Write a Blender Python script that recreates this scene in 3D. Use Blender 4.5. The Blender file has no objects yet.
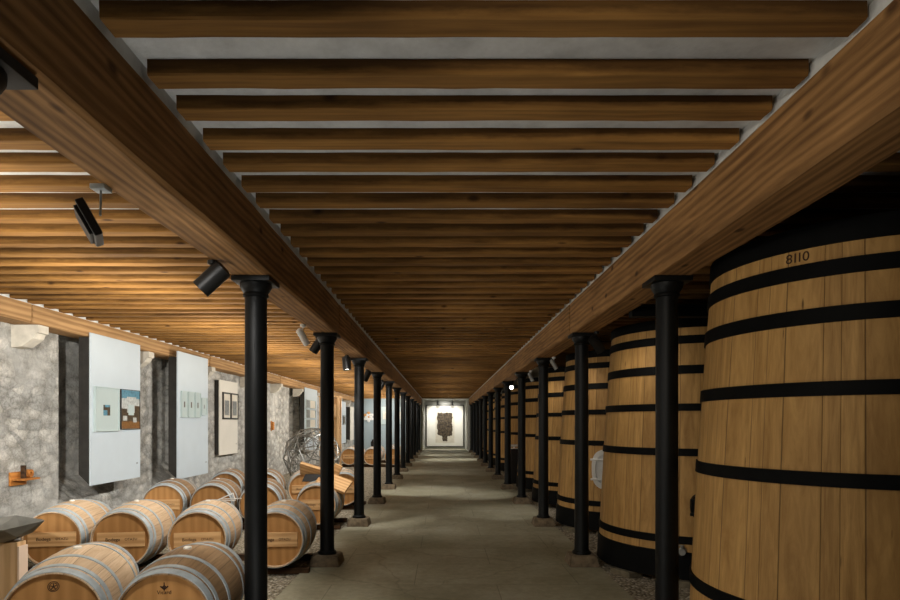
import bpy, bmesh, math, random
from mathutils import Vector, Matrix
random.seed(7)
PI = math.pi
S = bpy.context.scene
C = S.collection
CH = 1.52                                   # camera height

# ------------------------------------------------------------------ materials
def new_mat(name):
    m = bpy.data.materials.new(name); m.use_nodes = True
    nt = m.node_tree; b = nt.nodes['Principled BSDF']
    return m, nt, b
def N(nt, t, **kw):
    n = nt.nodes.new(t)
    for k, v in kw.items(): setattr(n, k, v)
    return n
def L(nt, a, b): nt.links.new(a, b)
def srgb(r, g, b):
    def f(c):
        c /= 255.0
        return c/12.92 if c <= .04045 else ((c+.055)/1.055)**2.4
    return (f(r), f(g), f(b), 1)
def ramp(nt, fac, stops):
    r = N(nt, 'ShaderNodeValToRGB'); e = r.color_ramp.elements
    while len(e) < len(stops): e.new(.5)
    for i, (p, c) in enumerate(stops): e[i].position = p; e[i].color = c
    L(nt, fac, r.inputs['Fac']); return r.outputs['Color']
def mixc(nt, fac, a, b, mode='MIX'):
    m = N(nt, 'ShaderNodeMix', data_type='RGBA', blend_type=mode)
    for s, v in ((m.inputs['Factor'], fac), (m.inputs[6], a), (m.inputs[7], b)):
        if hasattr(v, 'is_linked') or hasattr(v, 'links'): L(nt, v, s)
        else: s.default_value = v
    return m.outputs[2]
def math_n(nt, op, a, b=None, c=None):
    m = N(nt, 'ShaderNodeMath', operation=op)
    for i, v in enumerate((a, b, c)):
        if v is None: continue
        if hasattr(v, 'links'): L(nt, v, m.inputs[i])
        else: m.inputs[i].default_value = v
    return m.outputs[0]
def coords(nt, scale, rnd=True):
    tc = N(nt, 'ShaderNodeTexCoord'); mp = N(nt, 'ShaderNodeMapping')
    mp.inputs['Scale'].default_value = scale
    L(nt, tc.outputs['Object'], mp.inputs['Vector'])
    if rnd:
        oi = N(nt, 'ShaderNodeObjectInfo'); cx = N(nt, 'ShaderNodeCombineXYZ')
        v = math_n(nt, 'MULTIPLY', oi.outputs['Random'], 37.0)
        for i in range(3): L(nt, v, cx.inputs[i])
        L(nt, cx.outputs[0], mp.inputs['Location'])
    return mp.outputs[0]
def noise(nt, vec, scale=5, detail=4, rough=.55, dist=0):
    n = N(nt, 'ShaderNodeTexNoise'); n.inputs['Scale'].default_value = scale
    n.inputs['Detail'].default_value = detail; n.inputs['Roughness'].default_value = rough
    n.inputs['Distortion'].default_value = dist
    L(nt, vec, n.inputs['Vector']); return n.outputs['Fac']
def bump(nt, b, h, strength=.3, dist=.01):
    bp = N(nt, 'ShaderNodeBump'); bp.inputs['Strength'].default_value = strength
    bp.inputs['Distance'].default_value = dist
    L(nt, h, bp.inputs['Height']); L(nt, bp.outputs[0], b.inputs['Normal'])

def wood(name, axis, dark, light, freq=14, stretch=.06, knots=True, rough=.75, vary=.25, blotch=.5, stain_shade=0, rings=.3):
    """grain runs along axis 0/1/2 of the object"""
    m, nt, b = new_mat(name)
    sc = [1, 1, 1]; sc[axis] = stretch
    v = coords(nt, sc)
    g = noise(nt, v, freq, 5, .6, .8)
    w = N(nt, 'ShaderNodeTexWave', wave_type='RINGS', rings_direction='XYZ'[axis])
    w.inputs['Scale'].default_value = freq*.45; w.inputs['Distortion'].default_value = 5
    w.inputs['Detail'].default_value = 3; w.inputs['Detail Scale'].default_value = 1.2
    L(nt, v, w.inputs['Vector'])
    gg = math_n(nt, 'ADD', math_n(nt, 'MULTIPLY', g, 1-rings), math_n(nt, 'MULTIPLY', w.outputs['Fac'], rings))
    col = ramp(nt, gg, [(.28, dark), (.68, light)])
    sc2 = [1, 1, 1]; sc2[axis] = .3
    v2 = coords(nt, sc2)
    bl = noise(nt, v2, 3.2, 3, .6)
    col = mixc(nt, blotch, col, ramp(nt, bl, [(.3, (.35, .33, .3, 1)), (.62, (1, 1, 1, 1))]), 'MULTIPLY')
    if knots:
        kn = N(nt, 'ShaderNodeTexVoronoi'); kn.inputs['Scale'].default_value = 5
        sc3 = [1, 1, 1]; sc3[axis] = .55
        L(nt, coords(nt, sc3), kn.inputs['Vector'])
        kd = ramp(nt, kn.outputs['Distance'], [(.05, (.16, .12, .1, 1)), (.13, (1, 1, 1, 1))])
        col = mixc(nt, .85, col, kd, 'MULTIPLY')
    if stain_shade:                                     # ragged upper-edge stain, with shade painted into the joist's front faces
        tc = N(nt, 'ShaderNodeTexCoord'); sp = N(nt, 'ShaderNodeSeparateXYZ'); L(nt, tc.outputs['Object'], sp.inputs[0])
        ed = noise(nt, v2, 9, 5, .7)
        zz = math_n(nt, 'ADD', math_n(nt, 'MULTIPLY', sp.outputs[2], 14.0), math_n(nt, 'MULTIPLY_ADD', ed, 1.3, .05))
        col = mixc(nt, stain_shade, col, ramp(nt, zz, [(.05, (1, 1, 1, 1)), (.4, (.3, .27, .24, 1))]), 'MULTIPLY')
    oi = N(nt, 'ShaderNodeObjectInfo')
    hs = N(nt, 'ShaderNodeHueSaturation'); L(nt, col, hs.inputs['Color'])
    L(nt, math_n(nt, 'MULTIPLY_ADD', oi.outputs['Random'], vary, 1-vary*.5), hs.inputs['Value'])
    L(nt, hs.outputs[0], b.inputs['Base Color'])
    b.inputs['Roughness'].default_value = rough; b.inputs['Specular IOR Level'].default_value = .25
    bump(nt, b, g, .3, .005)
    return m

def stave_wood(name, axis, count, dark, light, seam=.04, rough=.6, streak=.5):
    """staves around the object's axis (1 = Y, 2 = Z): colour per stave, dark seams, lengthwise grain"""
    m, nt, b = new_mat(name)
    tc = N(nt, 'ShaderNodeTexCoord'); sp = N(nt, 'ShaderNodeSeparateXYZ'); L(nt, tc.outputs['Object'], sp.inputs[0])
    if axis == 2: a, c, ln = sp.outputs[1], sp.outputs[0], sp.outputs[2]
    else: a, c, ln = sp.outputs[0], sp.outputs[2], sp.outputs[1]
    oi = N(nt, 'ShaderNodeObjectInfo')
    ang = math_n(nt, 'ARCTAN2', a, c)
    u = math_n(nt, 'MULTIPLY_ADD', ang, count/(2*PI), math_n(nt, 'MULTIPLY_ADD', oi.outputs['Random'], 9, 100.0))
    # uneven stave widths
    wob = math_n(nt, 'MULTIPLY', math_n(nt, 'SINE', math_n(nt, 'MULTIPLY', u, 2.1)), .3)
    u = math_n(nt, 'ADD', u, wob)
    idx = math_n(nt, 'FLOOR', u); fr = math_n(nt, 'FRACT', u)
    wn = N(nt, 'ShaderNodeTexWhiteNoise', noise_dimensions='1D'); L(nt, idx, wn.inputs['W'])
    cx = N(nt, 'ShaderNodeCombineXYZ')
    L(nt, math_n(nt, 'MULTIPLY', u, 1.6), cx.inputs[0]); L(nt, math_n(nt, 'MULTIPLY', ln, 1.1), cx.inputs[1])
    L(nt, math_n(nt, 'MULTIPLY', wn.outputs['Value'], 55), cx.inputs[2])
    g = noise(nt, cx.outputs[0], 3.2, 6, .65, .6)
    col = ramp(nt, g, [(.25, dark), (.7, light)])
    col = mixc(nt, .55, col, ramp(nt, wn.outputs['Value'], [(0, (.62, .58, .52, 1)), (.5, (.95, .93, .9, 1)), (1, (1.0, 1.0, 1.0, 1))]), 'MULTIPLY')
    # weather streaks
    st = noise(nt, cx.outputs[0], 1.1, 3, .6, .3)
    col = mixc(nt, streak, col, ramp(nt, st, [(.35, (.5, .44, .36, 1)), (.55, (1, 1, 1, 1))]), 'MULTIPLY')
    # knots
    kn = N(nt, 'ShaderNodeTexVoronoi'); kn.inputs['Scale'].default_value = 1.7; L(nt, cx.outputs[0], kn.inputs['Vector'])
    col = mixc(nt, .8, col, ramp(nt, kn.outputs['Distance'], [(.035, (.1, .07, .05, 1)), (.075, (1, 1, 1, 1))]), 'MULTIPLY')
    d = math_n(nt, 'MINIMUM', fr, math_n(nt, 'SUBTRACT', 1.0, fr))
    sm = ramp(nt, d, [(0, (.1, .08, .06, 1)), (seam, (1, 1, 1, 1))])
    col = mixc(nt, .85, col, sm, 'MULTIPLY')
    L(nt, col, b.inputs['Base Color']); b.inputs['Roughness'].default_value = rough
    b.inputs['Specular IOR Level'].default_value = .3
    bump(nt, b, math_n(nt, 'ADD', math_n(nt, 'MULTIPLY', g, .3), sm), .35, .01)
    return m

def plain(name, col, rough=.6, metal=0, var=.15, scale=8, bmp=.1, emit=0, spec=.4):
    m, nt, b = new_mat(name)
    v = coords(nt, (1, 1, 1))
    n = noise(nt, v, scale, 4)
    d = tuple(c*(1-var) for c in col[:3]) + (1,)
    e = tuple(min(1, c*(1+var)) for c in col[:3]) + (1,)
    c = ramp(nt, n, [(.3, d), (.7, e)])
    L(nt, c, b.inputs['Base Color']); b.inputs['Roughness'].default_value = rough
    b.inputs['Metallic'].default_value = metal; b.inputs['Specular IOR Level'].default_value = spec
    if bmp: bump(nt, b, n, bmp, .005)
    if emit:
        L(nt, c, b.inputs['Emission Color']); b.inputs['Emission Strength'].default_value = emit
    return m

def stone_wall(name, tint=1.0):
    m, nt, b = new_mat(name)
    tc = N(nt, 'ShaderNodeTexCoord')
    mp = N(nt, 'ShaderNodeMapping'); L(nt, tc.outputs['Object'], mp.inputs['Vector'])
    mp.inputs['Scale'].default_value = (5.2, 5.2, 8.5)
    dn = N(nt, 'ShaderNodeTexNoise'); dn.inputs['Scale'].default_value = 2.3; dn.inputs['Detail'].default_value = 3
    L(nt, tc.outputs['Object'], dn.inputs['Vector'])
    ad = N(nt, 'ShaderNodeVectorMath', operation='MULTIPLY_ADD'); L(nt, dn.outputs['Color'], ad.inputs[0])
    ad.inputs[1].default_value = (1.15, 1.15, 1.15); L(nt, mp.outputs[0], ad.inputs[2])
    vo = N(nt, 'ShaderNodeTexVoronoi', feature='SMOOTH_F1'); L(nt, ad.outputs[0], vo.inputs['Vector'])
    vo.inputs['Scale'].default_value = 1; vo.inputs['Smoothness'].default_value = .25
    ve = N(nt, 'ShaderNodeTexVoronoi', feature='DISTANCE_TO_EDGE'); L(nt, ad.outputs[0], ve.inputs['Vector']); ve.inputs['Scale'].default_value = 1.35
    vc = N(nt, 'ShaderNodeTexVoronoi'); L(nt, ad.outputs[0], vc.inputs['Vector']); vc.inputs['Scale'].default_value = 1
    sx = N(nt, 'ShaderNodeSeparateColor'); L(nt, vc.outputs['Color'], sx.inputs[0])
    t = tint
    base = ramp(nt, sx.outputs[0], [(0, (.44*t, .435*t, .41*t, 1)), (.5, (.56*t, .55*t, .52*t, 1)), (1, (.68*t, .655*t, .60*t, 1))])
    fine = noise(nt, tc.outputs['Object'], 26, 8, .78)
    base = mixc(nt, .8, base, ramp(nt, fine, [(.33, (.42, .42, .4, 1)), (.6, (1.12, 1.12, 1.1, 1))]), 'MULTIPLY')
    big = noise(nt, tc.outputs['Object'], 1.6, 3, .6)
    plaster = ramp(nt, big, [(.42, (0, 0, 0, 1)), (.6, (1, 1, 1, 1))])
    mort = ramp(nt, vo.outputs['Distance'], [(.3, (1, 1, 1, 1)), (.7, (.5, .49, .46, 1))])
    col = mixc(nt, .7, base, mort, 'MULTIPLY')
    col = mixc(nt, .4, col, ramp(nt, ve.outputs['Distance'], [(0, (.5, .49, .47, 1)), (.07, (1, 1, 1, 1))]), 'MULTIPLY')
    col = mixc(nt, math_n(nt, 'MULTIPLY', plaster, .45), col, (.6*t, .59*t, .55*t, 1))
    L(nt, col, b.inputs['Base Color']); b.inputs['Roughness'].default_value = .95
    b.inputs['Specular IOR Level'].default_value = .15
    hh = math_n(nt, 'ADD', ramp(nt, vo.outputs['Distance'], [(.2, (1, 1, 1, 1)), (.7, (0, 0, 0, 1))]), math_n(nt, 'MULTIPLY', fine, 1.3))
    bump(nt, b, hh, .85, .028)
    return m

def plaster_mat():
    m, nt, b = new_mat('white_plaster')
    v = coords(nt, (1, 1, 1), False)
    n = noise(nt, v, 6, 6, .65)
    L(nt, ramp(nt, n, [(.25, srgb(186, 187, 184)), (.7, srgb(226, 228, 226))]), b.inputs['Base Color'])
    b.inputs['Roughness'].default_value = .9; bump(nt, b, n, .5, .02)
    return m

def floor_mat():
    m, nt, b = new_mat('worn_stone_paving')
    tc = N(nt, 'ShaderNodeTexCoord'); v = tc.outputs['Object']
    n1 = noise(nt, v, 1.1, 5, .6); n2 = noise(nt, v, 14, 6, .7)
    col = ramp(nt, n1, [(.3, srgb(132, 129, 106)), (.55, srgb(158, 154, 132)), (.75, srgb(176, 173, 156))])
    col = mixc(nt, .6, col, ramp(nt, n2, [(.3, (.6, .58, .55, 1)), (.65, (1.05, 1.05, 1.05, 1))]), 'MULTIPLY')
    br = N(nt, 'ShaderNodeTexBrick'); mp = N(nt, 'ShaderNodeMapping'); L(nt, v, mp.inputs['Vector'])
    mp.inputs['Location'].default_value = (.27, .1, 0)
    L(nt, mp.outputs[0], br.inputs['Vector']); br.inputs['Scale'].default_value = 1
    br.inputs['Brick Width'].default_value = 1.55; br.inputs['Row Height'].default_value = .82
    br.inputs['Mortar Size'].default_value = .006; br.inputs['Mortar Smooth'].default_value = .6
    br.inputs['Color1'].default_value = (1, 1, 1, 1); br.inputs['Color2'].default_value = (.86, .85, .83, 1)
    br.inputs['Mortar'].default_value = (.45, .43, .4, 1)
    col = mixc(nt, .75, col, br.outputs['Color'], 'MULTIPLY')
    cr = N(nt, 'ShaderNodeTexVoronoi', feature='DISTANCE_TO_EDGE'); cr.inputs['Scale'].default_value = .55
    dn = N(nt, 'ShaderNodeTexNoise'); dn.inputs['Scale'].default_value = 3; L(nt, v, dn.inputs['Vector'])
    ad = N(nt, 'ShaderNodeVectorMath', operation='MULTIPLY_ADD'); L(nt, dn.outputs['Color'], ad.inputs[0])
    ad.inputs[1].default_value = (.35, .35, 0); L(nt, v, ad.inputs[2]); L(nt, ad.outputs[0], cr.inputs['Vector'])
    col = mixc(nt, .5, col, ramp(nt, cr.outputs['Distance'], [(0, (.45, .43, .4, 1)), (.006, (1, 1, 1, 1))]), 'MULTIPLY')
    L(nt, col, b.inputs['Base Color']); b.inputs['Roughness'].default_value = .62
    b.inputs['Specular IOR Level'].default_value = .35
    bump(nt, b, n2, .35, .008)
    return m

def gravel_mat():
    m, nt, b = new_mat('pale_gravel')
    tc = N(nt, 'ShaderNodeTexCoord'); v = tc.outputs['Object']
    vo = N(nt, 'ShaderNodeTexVoronoi'); vo.inputs['Scale'].default_value = 38; L(nt, v, vo.inputs['Vector'])
    sx = N(nt, 'ShaderNodeSeparateColor'); L(nt, vo.outputs['Color'], sx.inputs[0])
    col = ramp(nt, sx.outputs[0], [(0, srgb(124, 112, 88)), (.5, srgb(178, 168, 144)), (1, srgb(216, 208, 190))])
    col = mixc(nt, .9, col, ramp(nt, vo.outputs['Distance'], [(.2, (1, 1, 1, 1)), (.75, (.25, .23, .2, 1))]), 'MULTIPLY')
    L(nt, col, b.inputs['Base Color']); b.inputs['Roughness'].default_value = .95
    bump(nt, b, math_n(nt, 'SUBTRACT', 1.0, vo.outputs['Distance']), .9, .03)
    return m

M = {}
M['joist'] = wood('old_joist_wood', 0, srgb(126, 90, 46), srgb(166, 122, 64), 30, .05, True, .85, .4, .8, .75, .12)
M['beam'] = wood('old_beam_wood', 1, srgb(112, 80, 46), srgb(178, 134, 84), 22, .07, True, .78, .1, .5, 0, .22)
M['wallbeam'] = wood('wall_beam_wood', 1, srgb(140, 106, 68), srgb(184, 146, 100), 16, .06, False, .78, .1, .3)
M['vat'] = stave_wood('vat_oak', 2, 46, srgb(160, 120, 66), srgb(206, 164, 100), .03, .62, .4)
M['barrel'] = stave_wood('barrel_oak', 1, 26, srgb(190, 160, 124), srgb(226, 200, 168), .025, .6, .2)
M['barrel_dark'] = stave_wood('barrel_oak_dark', 1, 26, srgb(124, 98, 70), srgb(164, 134, 100), .03, .6, .35)  # oak of the greyer barrels; also paints the shade on one front barrel
M['head'] = wood('barrel_head_wood', 2, srgb(160, 114, 64), srgb(180, 132, 78), 12, .05, False, .6, .15, .3)
M['board'] = wood('pale_board_wood', 0, srgb(180, 136, 88), srgb(214, 172, 120), 16, .06, False, .6, .1, .2)
M['pale'] = wood('pale_pine', 2, srgb(196, 156, 108), srgb(226, 190, 144), 14, .06, False, .6, .1, .2)
M['sidelit'] = plain('lit_side_wood', srgb(232, 206, 182), .6, 0, .04, 6, 0)  # wood with the bright light on the pedestal's side put into its colour
M['crate'] = wood('cabinet_wood', 2, srgb(176, 136, 92), srgb(212, 176, 130), 12, .06, False, .65, .1, .3)
M['orange'] = wood('orange_wood', 1, srgb(150, 92, 40), srgb(196, 132, 66), 18, .08, False, .55, .1, .3)
M['iron'] = plain('black_iron', srgb(8, 10, 10), .5, .0, .3, 14, .25, 0, .25)
M['hoopiron'] = plain('black_hoop_iron', srgb(9, 10, 10), .65, .0, .3, 10, .15, 0, .1)
M['galv'] = plain('galvanised_steel', srgb(168, 178, 182), .5, .15, .2, 14, .08)
M['wire'] = plain('wire_steel', srgb(150, 150, 145), .35, .75, .2, 14, 0)
M['steel'] = plain('polished_steel', srgb(215, 215, 212), .3, .4, .05, 5, 0)
M['stone'] = stone_wall('rubble_stone')
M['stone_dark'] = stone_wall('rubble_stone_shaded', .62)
M['block'] = plain('dressed_block', srgb(106, 98, 80), .9, 0, .35, 12, .7)
M['blockdark'] = plain('dark_base_stone', srgb(112, 98, 78), .9, 0, .4, 16, .8)
M['limestone'] = plain('pale_limestone', srgb(196, 190, 176), .9, 0, .15, 9, .3)
M['plaster'] = plaster_mat()
M['floor'] = floor_mat()
M['gravel'] = gravel_mat()
M['white'] = plain('white_panel_paint', srgb(188, 199, 205), .55, 0, .03, 3, 0)
M['cream'] = plain('cream_panel_paint', srgb(216, 212, 200), .6, 0, .03, 3, 0)
M['paneledge'] = plain('dark_panel_side', srgb(44, 42, 38), .8, 0, .3, 10, .1)
M['paper'] = plain('paper_mat', srgb(176, 190, 188), .5, 0, .03, 3, 0)
M['photo_sky'] = plain('photo_blue', srgb(86, 132, 150), .4, 0, .35, 30, 0)
M['photo_cloud'] = plain('photo_pale', srgb(176, 180, 176), .4, 0, .3, 25, 0)
M['photo_dark'] = plain('photo_brown', srgb(74, 62, 46), .4, 0, .6, 30, 0)
M['photo_floor'] = plain('photo_wood_floor', srgb(120, 84, 46), .4, 0, .4, 30, 0)
M['print'] = plain('grey_print', srgb(128, 132, 130), .5, 0, .35, 25, 0)
M['blackframe'] = plain('black_frame', srgb(46, 44, 40), .5, 0, .1, 8, 0)
M['lampblack'] = plain('lamp_black', srgb(20, 20, 19), .45, .1, .2, 10, .05)
M['lampwhite'] = plain('lamp_white', srgb(225, 226, 224), .4, 0, .05, 8, 0)
M['lampgrey'] = plain('lamp_grey', srgb(150, 150, 146), .4, .2, .08, 8, 0)
M['glow'] = plain('lamp_glow', (1, .93, .8, 1), .4, 0, .02, 8, 0, 14)
M['glowdim'] = plain('lamp_glow_dim', (1, .95, .88, 1), .4, 0, .02, 8, 0, 2.0)
M['bluewall'] = plain('blue_grey_wall', srgb(150, 164, 168), .8, 0, .06, 2, .05)
M['endwall'] = plain('white_end_wall', srgb(205, 205, 198), .8, 0, .05, 2, .05)
M['canvas'] = plain('off_white_canvas', srgb(226, 224, 214), .8, 0, .03, 3, 0)
M['sheet'] = plain('art_sheet', srgb(212, 206, 190), .8, 0, .08, 8, 0)
M['ink'] = plain('brown_ink', srgb(74, 64, 50), .8, 0, .75, 9, .2)
M['letter'] = plain('burnt_lettering', srgb(58, 36, 18), .8, 0, .2, 12, 0)
M['bowl'] = plain('dull_pewter', srgb(120, 120, 114), .42, .3, .2, 9, .1)
M['bung'] = plain('white_bung', srgb(226, 222, 212), .5, 0, .05, 8, 0)
M['darkwood'] = wood('dark_rail_wood', 0, srgb(46, 32, 20), srgb(86, 62, 40), 16, .06, False, .85, .2, .4)
M['petal'] = plain('white_petals', srgb(226, 226, 220), .7, 0, .05, 8, 0)
M['petal2'] = plain('orange_petals', srgb(206, 150, 90), .7, 0, .1, 8, 0)
M['glass'] = plain('dark_glass', srgb(40, 46, 44), .15, 0, .1, 5, 0)

# ------------------------------------------------------------------ geometry helpers
def box(bm, x0, x1, y0, y1, z0, z1, bev=0):
    vs = [bm.verts.new((x, y, z)) for x in (x0, x1) for y in (y0, y1) for z in (z0, z1)]
    f = [(0, 1, 3, 2), (4, 6, 7, 5), (0, 4, 5, 1), (2, 3, 7, 6), (0, 2, 6, 4), (1, 5, 7, 3)]
    fs = [bm.faces.new([vs[i] for i in q]) for q in f]
    if bev:
        es = list({e for fc in fs for e in fc.edges})
        bmesh.ops.bevel(bm, geom=es, offset=bev, segments=2, affect='EDGES', profile=.6)
    return vs
def frustum(bm, a0, b0, z0, a1, b1, z1, bev=0):
    """rectangular frustum, half sizes a (x) and b (y)"""
    vs = [bm.verts.new((sx*a, sy*b, z)) for (a, b, z) in ((a0, b0, z0), (a1, b1, z1)) for sx, sy in ((-1, -1), (1, -1), (1, 1), (-1, 1))]
    fs = [bm.faces.new(vs[0:4][::-1]), bm.faces.new(vs[4:8])]
    for i in range(4):
        j = (i+1) % 4
        fs.append(bm.faces.new((vs[i], vs[j], vs[4+j], vs[4+i])))
    if bev:
        es = list({e for fc in fs for e in fc.edges})
        bmesh.ops.bevel(bm, geom=es, offset=bev, segments=2, affect='EDGES')
def lathe(bm, prof, seg=32, axis='Z', caps=(True, True), mat=None):
    """prof: list of (radius, height)"""
    rings = []
    for r, h in prof:
        ring = []
        for i in range(seg):
            a = 2*PI*i/seg
            p = Vector((r*math.cos(a), r*math.sin(a), h))
            if axis == 'Y': p = Vector((p.x, p.z, p.y))
            if axis == 'X': p = Vector((p.z, p.x, p.y))
            if mat: p = mat @ p
            ring.append(bm.verts.new(p))
        rings.append(ring)
    for a, b in zip(rings, rings[1:]):
        for i in range(seg):
            j = (i+1) % seg
            bm.faces.new((a[i], a[j], b[j], b[i]))
    if caps[0]: bm.faces.new(rings[0][::-1])
    if caps[1]: bm.faces.new(rings[-1])
def tube(bm, p, q, r, seg=8):
    p, q = Vector(p), Vector(q); d = q-p
    mat = Matrix.Translation(p) @ d.to_track_quat('Z', 'Y').to_matrix().to_4x4()
    lathe(bm, [(r, 0), (r, d.length)], seg, 'Z', (True, True), mat)
def extrude_poly(bm, pts, axis, a, b):
    """polygon in the plane across axis, from a to b"""
    def P(u, v, t): return {'X': (t, u, v), 'Y': (u, t, v), 'Z': (u, v, t)}[axis]
    A = [bm.verts.new(P(u, v, a)) for u, v in pts]; B = [bm.verts.new(P(u, v, b)) for u, v in pts]
    bm.faces.new(A); bm.faces.new(B[::-1])
    n = len(pts)
    for i in range(n):
        j = (i+1) % n
        bm.faces.new((A[i], B[i], B[j], A[j]))
def mesh(bm, name, mat, smooth=False):
    bmesh.ops.recalc_face_normals(bm, faces=bm.faces[:])
    me = bpy.data.meshes.new(name); bm.to_mesh(me); bm.free()
    me.materials.append(mat)
    if smooth:
        me.polygons.foreach_set('use_smooth', [True]*len(me.polygons))
        me.set_sharp_from_angle(angle=math.radians(38))
    return me
def obj(name, me, parent=None, loc=None, rot=None):
    o = bpy.data.objects.new(name, me); C.objects.link(o)
    if parent: o.parent = parent
    if loc: o.location = loc
    if rot: o.rotation_euler = rot
    return o
def tag(o, label, cat, group=None):
    o['label'] = label; o['category'] = cat
    if group: o['group'] = group
    return o
def thing(name, label, cat, loc=(0, 0, 0), rot=(0, 0, 0), group=None):
    o = bpy.data.objects.new(name, None); C.objects.link(o)
    o.empty_display_size = .1; o.location = loc; o.rotation_euler = rot
    return tag(o, label, cat, group)
def struct(name, me):
    o = obj(name, me); o['kind'] = 'structure'; return o
def dup(root, loc, rot=None, label=None, group=None):
    kids = [(c, list(c.children)) for c in root.children]
    r = root.copy(); C.objects.link(r); r.location = loc
    if rot is not None: r.rotation_euler = rot
    if label: r['label'] = label
    if group: r['group'] = group
    for c, sub in kids:
        d = c.copy(); C.objects.link(d); d.parent = r
        for g in sub:
            e = g.copy(); C.objects.link(e); e.parent = d
    return r
def text_mesh(txt, size, mat, depth=.0012):
    cu = bpy.data.curves.new('lettering', 'FONT'); cu.body = txt; cu.size = size
    cu.align_x = 'CENTER'; cu.align_y = 'CENTER'; cu.extrude = depth
    t = bpy.data.objects.new('lettering_tmp', cu); C.objects.link(t)
    bpy.context.view_layer.update()
    me = bpy.data.meshes.new_from_object(t.evaluated_get(bpy.context.evaluated_depsgraph_get()))
    bpy.data.objects.remove(t); bpy.data.curves.remove(cu)
    me.materials.clear(); me.materials.append(mat)
    return me
ORD = ['first', 'second', 'third', 'fourth', 'fifth', 'sixth', 'seventh', 'eighth', 'ninth', 'tenth', 'eleventh', 'twelfth',
       'thirteenth', 'fourteenth', 'fifteenth', 'sixteenth', 'seventeenth', 'eighteenth', 'nineteenth', 'twentieth']

# ------------------------------------------------------------------ layout numbers
SP = 2.465
DK = [4.01 + SP*k for k in range(-1, 12)]          # column stations (index 0 is beside the camera)
XL, XR = -1.250, 1.496
BZ0, BZ1, CZ = 2.48, 2.80, 2.86
WL, WR = -4.73, 4.6
YB, YP, YE = -1.2, 31.7, 35.6

# ------------------------------------------------------------------ room shell
bm = bmesh.new(); box(bm, -1.45, 1.65, YB, YE, -.12, 0); struct('floor', mesh(bm, 'floor', M['floor']))
bm = bmesh.new()
box(bm, WL-.6, -1.45, YB, YP, -.12, -.012); box(bm, 1.65, WR, YB, YP, -.12, -.012)
struct('floor_gravel', mesh(bm, 'floor_gravel', M['gravel']))
# ceiling with plaster packing above each long beam
bm = bmesh.new()
box(bm, WL-.6, WR, YB, YE, CZ, CZ+.12)
for x0, x1 in ((XL-.13, XL+.13), (XR-.13, XR+.13), (WL-.3, WL+.3), (WR-.2, WR)):
    box(bm, x0, x1, YB, YP, BZ1+.001, CZ)
struct('ceiling', mesh(bm, 'ceiling', M['plaster']))
# left wall: masonry piers with deep niches
niches = [(7.38, 8.62), (9.76, 11.0), (18.45, 19.75), (24.6, 25.6), (26.6, 28.6)]
bm = bmesh.new()
ys = [YB]
for a, b_ in niches: ys += [a, b_]
ys += [YP]
for i in range(0, len(ys), 2): box(bm, WL-.5, WL, ys[i], ys[i+1], -.05, CZ)
for a, b_ in niches:
    # sloping sill
    extrude_poly(bm, [(WL, -.05), (WL, .5), (WL-.34, .80), (WL-.36, .80), (WL-.36, -.05)], 'Y', a, b_)
    box(bm, WL-.5, WL-.36, a, b_, -.05, CZ)
struct('wall_left', mesh(bm, 'wall_left', M['stone']))
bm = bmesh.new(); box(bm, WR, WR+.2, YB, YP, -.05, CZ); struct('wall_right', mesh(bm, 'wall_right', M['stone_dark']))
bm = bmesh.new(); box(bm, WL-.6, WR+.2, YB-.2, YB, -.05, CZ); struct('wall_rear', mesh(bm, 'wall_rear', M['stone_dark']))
# cross partition at the far end with an opening to the art wall
bm = bmesh.new(); box(bm, WL, -1.19, YP, YP+.2, -.01, CZ-.01); struct('wall_partition_left', mesh(bm, 'wall_partition', M['bluewall']))
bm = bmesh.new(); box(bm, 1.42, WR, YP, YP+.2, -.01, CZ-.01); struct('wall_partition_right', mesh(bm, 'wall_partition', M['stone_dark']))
bm = bmesh.new()
box(bm, -1.3, -1.1, YP+.2, YE, 0, CZ-.005); box(bm, 1.33, 1.5, YP+.2, YE, 0, CZ-.005)
struct('wall_passage', mesh(bm, 'wall_passage', M['endwall']))
bm = bmesh.new(); box(bm, -1.6, 1.8, YE, YE+.15, -.1, CZ+.1); struct('wall_end', mesh(bm, 'wall_end', M['endwall']))
bm = bmesh.new(); box(bm, -1.1, 1.33, YE-.05, YE, 0, .09); struct('baseboard_end', mesh(bm, 'baseboard_end', M['endwall']))

# ------------------------------------------------------------------ timber beams (two bays long each)
def beam_mesh(x0, x1, z0, z1, ln, seed, mat, gap=.018):
    rnd = random.Random(seed); bm = bmesh.new(); n = max(2, int(ln/.35))
    xc, hx, rings = (x0+x1)/2, (x1-x0)/2, []
    c = .018
    for i in range(n+1):
        y = gap + (ln-2*gap)*i/n
        w = lambda: rnd.uniform(-.003, .003)
        pts = [(-hx, z0+c), (-hx+c, z0), (hx-c, z0), (hx, z0+c), (hx, z1), (-hx, z1)]
        rings.append([bm.verts.new((x+w(), y, z+(w() if z < z1-.01 else 0))) for x, z in pts])
    for a, b_ in zip(rings, rings[1:]):
        for k in range(6):
            j = (k+1) % 6
            bm.faces.new((a[k], a[j], b_[j], b_[k]))
    bm.faces.new(rings[0]); bm.faces.new(rings[-1][::-1])
    # centre vertically about the object's origin so the grain rings sit inside the timber
    return mesh(bm, 'ceiling_beam', mat), xc
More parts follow.
